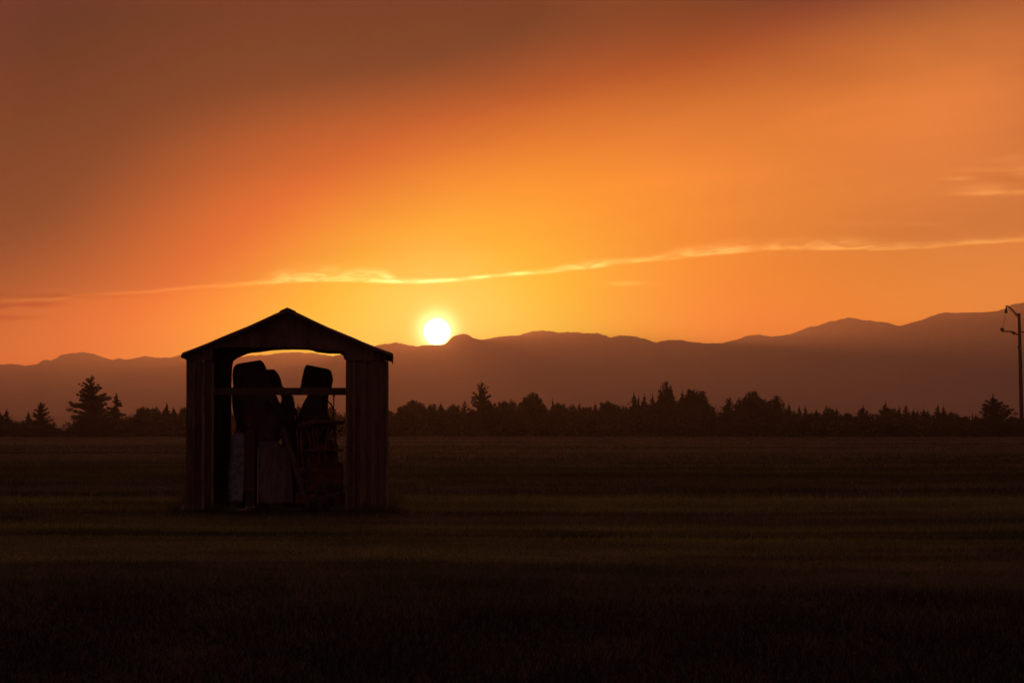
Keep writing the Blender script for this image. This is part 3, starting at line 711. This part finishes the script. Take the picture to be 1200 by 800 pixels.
# thin rod standing at the right
eR, oR = inside('iron_rod', 'thin upright iron rod right of the right hooded machine', 'rod', 390.5, 590, 1.0)
bm = bmesh.new(); add_tube(bm, [(0, 0, 0), (.01, 0, 1.0), (.005, 0, lz(460, 1.0))], .014, 8); bm_obj('rod', bm, M_rust, eR)
bm = bmesh.new(); add_tube(bm, [(-.012, 0, lz(464, 1.0)), (.022, 0, lz(464, 1.0))], .022, 8); bm_obj('collar', bm, M_rust, eR)
# crumpled litter along the front and the torn scrap by the left foot
def scrap(name, label, cat, px, py, d, w, dpt, h, seed, mat):
    l = S(px, py, d); wpt = SHM @ Vector((l.x, l.y, 0)); e = empty(name, (wpt.x, wpt.y, float(ground_z(wpt.x, wpt.y))), SHROT); tag(e, label, cat)
    r2 = random.Random(seed); bm = bmesh.new(); nx, ny = 14, 5; g_ = []
    for j in range(ny):
        g_.append([bm.verts.new(((i / (nx - 1) - .5) * w + r2.uniform(-.01, .01), (j / (ny - 1) - .5) * dpt, max(.004, h * (.25 + r2.random()) * math.sin(math.pi * (j + .5) / ny)))) for i in range(nx)])
    for j in range(ny - 1):
        for i in range(nx - 1): bm.faces.new((g_[j][i], g_[j][i + 1], g_[j + 1][i + 1], g_[j + 1][i]))
    bmesh.ops.solidify(bm, geom=bm.faces[:], thickness=.003)
    bm_obj('crumpled_sheet', bm, mat, e)
    return e
scrap('plastic_scrap', 'crumpled strip of pale plastic lying along the shed sill at the left', 'litter', 270, 592, -.10, .70, .16, .05, 4, M_litter)
scrap('plastic_scrap', 'small pale crumpled lump beside the dark post foot in the shed', 'litter', 294, 590, .22, .16, .14, .09, 8, M_litter)
eS = empty('torn_sheet', (0, 0, 0), 0)
l = S(215, 597, .1); wpt = SHM @ Vector((l.x, l.y, 0)); eS.location = (wpt.x, wpt.y, float(ground_z(wpt.x, wpt.y))); tag(eS, 'torn pale sheet scraps against the left foot of the shed wall', 'scrap')
bm = bmesh.new()
for (x0, z0, x1, z1, x2, z2) in ((-.10, 0, .03, 0, .03, .15), (-.04, .01, .035, .05, -.00, .10), (-.16, 0, -.06, 0, -.05, .05)):
    f_ = [bm.verts.new((x, -.02 + .1 * x, z)) for x, z in ((x0, z0), (x1, z1), (x2, z2))]; bm.faces.new(f_)
bmesh.ops.solidify(bm, geom=bm.faces[:], thickness=.004); bm_obj('sheet', bm, M_litter, eS)

# ------------------------------------------------------------------ trees
def tube_np(p0, p1, r0, r1, seg=5):
    d = p1 - p0; d = d / (np.linalg.norm(d) + 1e-9); u = np.cross(d, [0.3, .2, 1.0] if abs(d[2]) < .9 else [1.0, 0, 0]); u /= np.linalg.norm(u); w = np.cross(d, u)
    a = np.arange(seg) * 2 * np.pi / seg; c = np.cos(a)[:, None] * u + np.sin(a)[:, None] * w
    V = np.concatenate([p0 + c * r0, p1 + c * r1]); i = np.arange(seg); j = (i + 1) % seg
    return V, np.stack([i, j, j + seg, i + seg], 1)
class Acc:
    def __init__(s): s.V = []; s.F = []; s.n = 0
    def add(s, V, F): s.V.append(V); s.F.append(F + s.n); s.n += len(V)
    def get(s): return np.concatenate(s.V), np.concatenate(s.F)
def clump(r, c, rad, n, size):
    """n leaf-sized triangles inside an ellipsoid rad about c"""
    p = r.normal(size=(n, 3)); p /= np.linalg.norm(p, axis=1)[:, None]; p *= (r.random((n, 1)) ** .45); p = p * rad + c
    T = r.normal(size=(n, 3, 3)); T /= np.linalg.norm(T, axis=2)[:, :, None]; T *= size * (.5 + r.random((n, 1, 1)))
    return (p[:, None] + T).reshape(-1, 3)
def make_tree(kind, seed, detail=1.0):
    """unit-height tree: returns crown vertices (triangles) and trunk V,F. width is about +-0.5 before scaling"""
    r = np.random.default_rng(seed); T = Acc(); L = []
    lean = r.normal(0, .012, 2)
    def ax(z): return np.array([lean[0] * z * 3 + .01 * math.sin(z * 7 + seed), lean[1] * z * 3, z])
    for k in range(6):
        z0, z1 = k / 6 * .96, (k + 1) / 6 * .96
        T.add(*tube_np(ax(z0), ax(z1), .022 * (1 - z0) + .003, .022 * (1 - z1) + .003, 7))
    if kind in ('pine', 'fir', 'upswept', 'oldpine'):
        nb = {'pine': 64, 'fir': 80, 'upswept': 56, 'oldpine': 100}[kind]
        for k in range(nb):
            t = (k + r.random()) / nb; z = .10 + .87 * t
            if kind == 'oldpine':
                env = .50 * min(1, 1.12 * (1 - t) ** .55) * (.72 + .28 * min(1, t * 3)) * r.uniform(.62, 1.08); rise = r.uniform(-.12, .2) + .4 * t ** 3
            elif kind == 'pine':
                env = .50 * min(1, ((1 - t) * 1.45) ** .8 + .02) * (.55 + .45 * min(1, t * 4 + .55)); env *= r.uniform(.6, 1.12); rise = r.uniform(-.05, .22) + .5 * t ** 3
            elif kind == 'fir':
                env = .50 * (1 - t) ** .68 + .02; env *= r.uniform(.7, 1.1); rise = r.uniform(-.12, .05)
            else:
                env = .52 * min(1, ((1 - t) * 1.25) ** .8) * r.uniform(.65, 1.1); rise = r.uniform(.30, .65); z *= .955
            a = r.random() * 6.283
            d = np.array([math.cos(a), math.sin(a), 0]) * env; b0 = ax(z * .95); b1 = b0 + d + np.array([0, 0, rise * env])
            T.add(*tube_np(b0, b1, .006, .002, 4))
            m = 3 if env > .2 else 2
            if kind == 'upswept': m = 4
            for q in range(m + 1):
                f = (q + .6) / (m + .6); c = b0 * (1 - f) + b1 * f + np.array([0, 0, .012 + (.03 * f if kind != 'fir' else 0)])
                cr = (.016 + .062 * (1 - t)) * r.uniform(.7, 1.25) if 'pine' in kind else (.026 + .055 * (1 - t)) * r.uniform(.8, 1.2)
                L.append(clump(r, c, np.array([cr * 1.15, cr * 1.15, cr * .55]), int((22 + 55 * min(1, cr / .05)) * detail), (.017 if t < .8 else .011) / detail ** .4))
        L.append(clump(r, ax(.975), np.array([.03, .03, .05]), 60, .014))
        for q in range(9):                                # inner foliage mass, tapering upward
            zz = .12 + q * .085; w_ = (.26 if kind != 'upswept' else .20) * (1 - zz) ** .9 + .02
            L.append(clump(r, ax(zz), np.array([w_, w_, .07]), int(40 * detail + 900 * w_ * detail), .022))
    elif kind == 'round':
        for k in range(70):
            p = r.normal(size=3); p /= np.linalg.norm(p); p *= r.uniform(.5, 1.0)
            c = np.array([p[0] * .42, p[1] * .42, .56 + p[2] * .38]); 
            if c[2] < .5: c[:2] *= 1.08
            if k % 4 == 0: T.add(*tube_np(ax(max(.12, c[2] * .5)), c, .008, .002, 4))
            cr = r.uniform(.05, .10); L.append(clump(r, c, np.array([cr, cr, cr * .75]), int(80 * detail), .022))
        L.append(clump(r, np.array([0, 0, .52]), np.array([.42, .42, .42]), int(3200 * detail), .03))
    elif kind == 'bush':
        for k in range(46):
            x, y = r.uniform(-.48, .48), r.uniform(-.4, .4); top = (.75 + .25 * r.random()) * (1 - (abs(x) / .62) ** 2.5)
            z = top * r.random() ** .5 
            cr = r.uniform(.07, .12); L.append(clump(r, np.array([x, y, max(z - cr * .5, .06)]), np.array([cr, cr, cr]), int(22 * detail), .035))
            if k % 3 == 0: T.add(*tube_np(np.array([x * .3, y * .3, 0]), np.array([x, y, top]), .012, .003, 4))
        for k in range(9):                                # stray shoots
            x = r.uniform(-.45, .45); T.add(*tube_np(np.array([x, 0, .3]), np.array([x + r.normal(0, .04), 0, r.uniform(.8, 1.12)]), .006, .002, 3))
            L.append(clump(r, np.array([x, 0, .9]), np.array([.03, .03, .12]), 14, .02))
    V = np.concatenate(L); F = np.arange(len(V)).reshape(-1, 3)
    V[:, 2] = np.maximum(V[:, 2], .01)
    if kind != 'bush': V[:, 2] /= V[:, 2].max()
    return V, F, *T.get()
PROTO = {}
def proto(kind, i, detail=1.0):
    key = (kind, i, detail)
    if key not in PROTO:
        V, F, TV, TF = make_tree(kind, 100 + i * 17 + len(kind), detail)
        leaf = M_leaf if kind in ('round', 'bush') else M_needle
        c = from_np('crown', V, F, leaf); t = from_np('trunk', TV, TF, M_bark)
        for o in (c, t): col.objects.unlink(o)
        PROTO[key] = (c.data, t.data); bpy.data.objects.remove(c); bpy.data.objects.remove(t)
    return PROTO[key]
NAME = {'round': 'broadleaf_tree', 'bush': 'shrub', 'pine': 'pine_tree', 'fir': 'fir_tree', 'upswept': 'pine_tree', 'oldpine': 'pine_tree'}
CAT = {'round': 'tree', 'bush': 'shrub', 'pine': 'pine tree', 'fir': 'fir tree', 'upswept': 'pine tree', 'oldpine': 'pine tree'}
def plant(px, py, hw, kind, var, d, label, group, detail=1.0, rz=None, base=512.2):
    w = P(px, 500, d); z0 = float(ground_z(w.x, d)); top = P(px, py, d).z; h = top - z0
    e = empty(NAME[kind], (w.x, d, z0 - .05), random.uniform(0, 6.28) if rz is None else rz)
    wid = hw / 3000 * d * 2
    e.scale = (wid, wid, h)
    cm, tm = proto(kind, var, detail)
    for nm, me in (('crown' if kind != 'bush' else 'foliage', cm), ('trunk' if kind != 'bush' else 'stem', tm)):
        o = bpy.data.objects.new(nm, me); col.objects.link(o); o.parent = e
    tag(e, label, CAT[kind], group); return e
GL, GR = 'trees left of the shed', 'trees of the line behind the field'
GEN = 'dark tree merging into the long treeline right of the shed, no taller than its neighbours'
GENL = 'dark low tree in the treeline just left of the shed, merging with its neighbours'
T_ = [  # px, top py, half width px, kind, variant, distance, label
 (1, 482, 10, 'fir', 0, 352, 'dark conifer cut off by the left edge of the photo'),
 (7.5, 477.5, 7, 'fir', 1, 350, 'narrow dark fir nearest the left edge, pointed top'),
 (34, 480.5, 6, 'fir', 2, 356, 'thin low conifer close on the left of the bushy pine'),
 (47, 470, 13, 'oldpine', 1, 350, 'bushy medium pine standing left of the gap, short of the big pine'),
 (70.5, 500, 1.6, 'fir', 3, 348, 'tiny lone sapling in the gap between the bushy pine and the big pine'),
 (106, 438.5, 25, 'oldpine', 9, 345, 'tallest pine, wide ragged crown with gaps, left of the shed'),
 (135, 458.5, 12, 'fir', 9, 350, 'second tallest conifer, touching the right side of the big pine'),
 (154, 487, 8, 'round', 0, 352, GENL), (168, 475, 10, 'round', 1, 352, 'rounded bushy tree at the left end of the low clump beside the shed'),
 (180, 475, 12, 'round', 2, 354, 'broad flat-topped tree in the middle of the low clump left of the shed'),
 (194, 469.5, 8, 'fir', 0, 352, 'fir with the highest pointed tip in the low clump left of the shed'),
 (203, 474.5, 6, 'upswept', 1, 353, 'thin feathery tree right of the pointed fir in the low clump'),
 (217, 475, 9, 'round', 0, 352, 'dark tree partly hidden by the left wall of the shed'),
 (345, 477, 9, 'round', 1, 352, 'rounded dark treetop seen through the shed right of the leaning machine'), (350, 471, 7, 'upswept', 0, 350, 'feathery treetop seen through the shed under the rail'),
 (326, 476, 10, 'round', 2, 352, 'dark tree seen through the shed between the largest and smallest hooded machines'), (389, 470, 9, 'upswept', 2, 350, 'leafy treetop seen through the shed beside the iron rod'),
 (457, 479, 6, 'round', 0, 352, 'dark tree partly hidden by the right wall of the shed'),
 (474, 473, 11, 'round', 1, 352, 'rounded low shoulder tree between the shed and the broad rounded tree under the sun'),
 (486, 467.5, 19, 'round', 2, 350, 'broad rounded tree directly under the sun'),
 (507, 471, 8, 'round', 0, 352, GEN), (517, 469, 6, 'upswept', 1, 350, 'narrow blunt tree just right of the broad rounded tree under the sun'),
 (532, 472, 9, 'round', 1, 352, GEN), (545, 467.5, 6, 'pine', 2, 352, 'small spiky tree touching the left side of the lone tall pine'),
 (564, 446, 15, 'oldpine', 6, 348, 'tall symmetrical conifer standing out right of the sun'),
 (577, 470, 9, 'round', 0, 352, GEN), (590, 467.5, 9, 'round', 1, 351, GEN), (600, 466.5, 9, 'round', 2, 352, GEN), (612, 468, 9, 'round', 0, 352, GEN),
 (624, 458.5, 14, 'round', 5, 350, 'domed bushy tree with small gaps in its top, right of the lone tall pine'),
 (636, 470, 8, 'round', 2, 352, GEN), (647.5, 464.5, 5, 'fir', 4, 351, 'thin spike-topped fir right of the domed bushy tree'), (655, 470, 10, 'round', 1, 353, GEN), (669, 472, 9, 'round', 2, 352, GEN),
 (679, 470, 8, 'upswept', 0, 351, GEN), (689, 474, 8, 'round', 0, 352, GEN), (698, 469, 5, 'upswept', 1, 351, 'narrow blunt-topped tree left of the paired low domes'),
 (711, 468, 11, 'round', 1, 352, 'low dome, left one of a pair before the tall spiky group'), (721, 471, 9, 'round', 0, 352, 'low dome, right one of a pair before the tall spiky group'), (731, 474, 8, 'round', 2, 353, GEN),
 (742.5, 457.5, 8, 'fir', 0, 350, 'slim pointed fir, first of the tall spiky group'), (748, 461.5, 6, 'fir', 2, 351, 'slim fir tight against the first slim pointed fir'),
 (755, 459, 7, 'fir', 3, 350, 'slim fir, third spike of the tall spiky group'), (765, 459.5, 7, 'fir', 1, 352, 'slim fir just left of the tall ragged conifer'),
 (774, 451, 9, 'fir', 4, 351, 'left shoulder fir of the tall ragged conifer'), (781, 444, 13, 'oldpine', 5, 349, 'tallest ragged conifer right of the sun, pointed tip with holes in its crown'),
 (787, 449, 9, 'fir', 2, 352, 'right shoulder fir of the tall ragged conifer'), (800, 455, 8, 'fir', 3, 350, 'small pointed tree between the ragged conifer and the great rounded tree'),
 (815, 454.5, 22, 'round', 4, 350, 'great rounded tree with a dense flat dome, widest in the treeline'), (831, 472, 9, 'round', 0, 351, 'low right shoulder of the great rounded tree, beside a narrow gap'),
 (853, 464.5, 11, 'oldpine', 3, 351, 'pointed bushy conifer alone between two rounded trees'), (869, 464, 9, 'round', 2, 352, 'left shoulder tree of the second rounded tree'),
 (881, 456.5, 17, 'round', 3, 350, 'second large rounded tree, small hole of light under its dome'), (897, 466, 9, 'round', 1, 352, 'low tree in the saddle right of the second rounded tree'),
 (910, 462, 13, 'round', 5, 350, 'third large rounded tree, last dome before the low spiky row'), (924, 470, 6, 'upswept', 1, 351, 'spiky low tree on the right slope of the third rounded tree'),
 (937, 473, 5, 'fir', 1, 350, 'first little spire right of the third rounded tree'), (945, 473.5, 6, 'fir', 0, 351, 'second little spire right of the third rounded tree'), (956, 475.5, 5, 'upswept', 2, 351, 'third, feathery little spire right of the third rounded tree'),
 (971, 474.5, 8, 'round', 2, 351, GEN), (980, 475.5, 6, 'upswept', 0, 351, GEN), (993, 482, 8, 'round', 1, 352, GEN), (1012, 473.5, 11, 'upswept', 1, 350, 'spreading tree with fine upright twigs in the low row'),
 (1037, 469, 10, 'upswept', 3, 350, 'tree with one tall thin leader rising from its top in the low row'), (1037.5, 474, 4, 'fir', 3, 349, GEN), (1046, 476, 7, 'round', 0, 352, GEN), (1054, 474, 6, 'fir', 2, 351, GEN),
 (1062, 472.5, 7, 'pine', 7, 350, GEN), (1071, 477, 6, 'fir', 0, 351, GEN), (1076, 477.5, 4, 'fir', 1, 352, GEN), (1083, 476, 6, 'upswept', 0, 351, GEN), (1088, 478, 5, 'fir', 4, 352, GEN),
 (1099, 472, 8, 'fir', 2, 350, 'left of two close spires near the right end of the low row'), (1106, 473, 6, 'fir', 3, 351, 'right of two close spires near the right end of the low row'),
 (1116, 480.5, 7, 'round', 2, 351, GEN), (1123, 483, 5, 'fir', 0, 352, GEN), (1130, 487, 8, 'round', 1, 352, GEN), (1139.5, 480, 1.8, 'fir', 9, 351, 'very thin sapling in the dip left of the fan-shaped pine'), (1144, 484, 6, 'fir', 1, 351, GEN),
 (1167, 460, 18, 'upswept', 7, 348, 'fan-shaped pine with upswept branches left of the utility pole'),
 (1187, 486.5, 9, 'round', 0, 352, 'low tree at the foot of the utility pole'), (1203, 488, 10, 'round', 1, 352, 'low tree cut off by the right edge of the photo'),
]
LAND = {217: 'the shed', 457: 'the shed', 486: 'the rounded tree under the sun', 517: 'the narrow blunt tree', 545: 'the small spiky tree', 564: 'the lone tall pine', 624: 'the domed bushy tree',
        647.5: 'the spike-topped fir', 698: 'the narrow blunt-topped tree', 721: 'the paired low domes', 742.5: 'the tall spiky group', 956: 'the three little spires', 1012: 'the twiggy spreading tree',
        1037: 'the thin-leader tree', 1099: 'the two close spires', 1106: 'the two close spires', 1139.5: 'the very thin sapling', 1167: 'the fan-shaped pine'}
ORD = ['', 'first', 'second', 'third', 'fourth', 'fifth', 'sixth', 'seventh', 'eighth']
gens = sorted({t[0] for t in T_ if t[6] == GEN}); runs = {}
for x in gens:
    lo = max(q for q in LAND if q < x); hi = min(q for q in LAND if q > x); runs.setdefault((lo, hi), []).append(x)
GLAB = {}
for (lo, hi), xs_ in runs.items():
    for i, x in enumerate(xs_):
        GLAB[x] = ('low dark tree between ' if len(xs_) == 1 else ORD[i + 1] + ' low dark tree from the left between ') + LAND[lo] + ' and ' + LAND[hi]
        if LAND[lo] == LAND[hi]: GLAB[x] = 'low dark tree beside ' + LAND[lo]
GLAB = {k_: v_.replace(' from the left', '') if len(v_.split()) > 16 else v_ for k_, v_ in GLAB.items()}
for (px, py, hw, k, v, d, lab) in T_:
    if lab == GEN: lab = GLAB[px]
    big = hw >= 14
    if k != 'round' or hw < 12: hw = hw * (1.4 if k == 'fir' else 1.2)
    plant(px, py, hw, k, v, d, lab, GL if px < 240 else GR, 1.8 if big else 1.0)
def utop(px):
    return float(np.interp(px, [-80, 0, 30, 62, 66, 80, 84, 120, 150, 160, 225, 330, 452, 462, 500, 560, 600, 700, 735, 745, 775, 800, 830, 838, 842, 850, 870, 900, 925, 940, 960, 1000, 1040, 1110, 1125, 1135, 1150, 1180, 1260], [492, 495, 494, 496, 506, 506, 497, 491, 490, 486, 485, 484, 486, 486, 480, 481, 479, 481, 480, 475, 471, 470, 475, 484, 486, 480, 475, 477, 482, 484, 485, 487, 484, 485, 488, 491, 488, 490, 490]))
def undergrowth(name, x0, x1, label, seed):
    r = np.random.default_rng(seed); L = []
    for row, d in enumerate((348, 352, 357, 364)):
        px = x0
        while px < x1:
            if True:
                top = utop(px) + r.uniform(-1.0, 2.5) + (0, -.5, .5, 1)[row]
                c = P(px, 500, d); z0 = float(ground_z(c.x, d)); h = max(.35, P(px, top, d).z - z0)
                w = r.uniform(.9, 1.7)
                n = int(90 + 60 * h)
                L.append(clump(r, np.array([c.x, d + r.normal(0, .6), z0 + h * .42]), np.array([w, w, h * .55]), n, .22))
                for q in range(3):
                    L.append(clump(r, np.array([c.x + r.normal(0, w * .6), d, z0 + h * r.uniform(.78, 1.0)]), np.array([.25, .25, .4]), 16, .12))
            px += r.uniform(5, 8)
    V = np.concatenate(L); gz = ground_z(V[:, 0], V[:, 1]); V[:, 2] = np.maximum(V[:, 2], gz)
    o = from_np(name, V, np.arange(len(V)).reshape(-1, 3), M_leaf); tag(o, label, 'undergrowth', kind='stuff')
undergrowth('undergrowth', -300, 240, 'dense dark scrub filling the foot of the trees left of the shed', 3)
undergrowth('undergrowth', 241, 1450, 'dense dark scrub filling the foot of the long treeline behind and right of the shed', 4)

# ------------------------------------------------------------------ utility pole
DP = 400.0
pt = P(1194.2, 367, DP); pbm = P(1197.8, 508, DP); zb0 = float(ground_z(pbm.x, DP)) - .3
up_ = empty('utility_pole', (pbm.x, DP, zb0)); tag(up_, 'tall wooden utility pole with curved bracket arm and insulators at the right edge', 'utility pole')
O = Vector((pbm.x, DP, zb0))
def U(px, py, dy=0.0): return P(px, py, DP) - O + Vector((0, dy, 0))
bm = bmesh.new(); add_tube(bm, [(0, 0, 0), (pt - O) * .5, pt - O], .34, 12, .23); bm_obj('shaft', bm, M_pole, up_, smooth=True)
def upart(name, tubes):
    bm = bmesh.new()
    for pts, r0, r1 in tubes: add_tube(bm, [U(*q) for q in pts], r0, 8, r1)
    bm_obj(name, bm, M_steel, up_, smooth=True)
upart('bracket_arm', [([(1194, 371), (1191.5, 368.5), (1188, 364.5), (1184.5, 361.2), (1180.6, 358.6), (1179.4, 358.2)], .12, .10), ([(1192, 371.5), (1187, 365.8), (1182, 361.5)], .05, .04)])
upart('insulator', [([(1179.4, 358.1), (1179.2, 362)], .10, .10), ([(1179.2, 361.8), (1178.8, 366.9)], .18, .25)])
upart('side_arm', [([(1194, 392.4), (1191.5, 391.6), (1188.5, 389.2), (1185.5, 388.3), (1175, 388.2)], .12, .10), ([(1189, 391.5), (1185, 389)], .16, .10)])
upart('insulator', [([(1175.4, 388.8), (1174.6, 384)], .16, .22), ([(1174.8, 388.4), (1172.2, 385)], .14, .09)])
upart('cross_arm', [([(1194.5, 389), (1203, 388.5), (1214, 388.3)], .085, .085)])
upart('insulator', [([(1212, 388.8), (1212.4, 384)], .16, .22)])
upart('jumper_wire', [([(1178.7, 367), (1177.8, 373), (1176.4, 379), (1174.8, 384)], .026, .026)])
upart('step_bolt', [([(1196, 407.3), (1192.2, 406.8)], .10, .10), ([(1192.9, 407.6), (1192.9, 405.8)], .14, .14)])
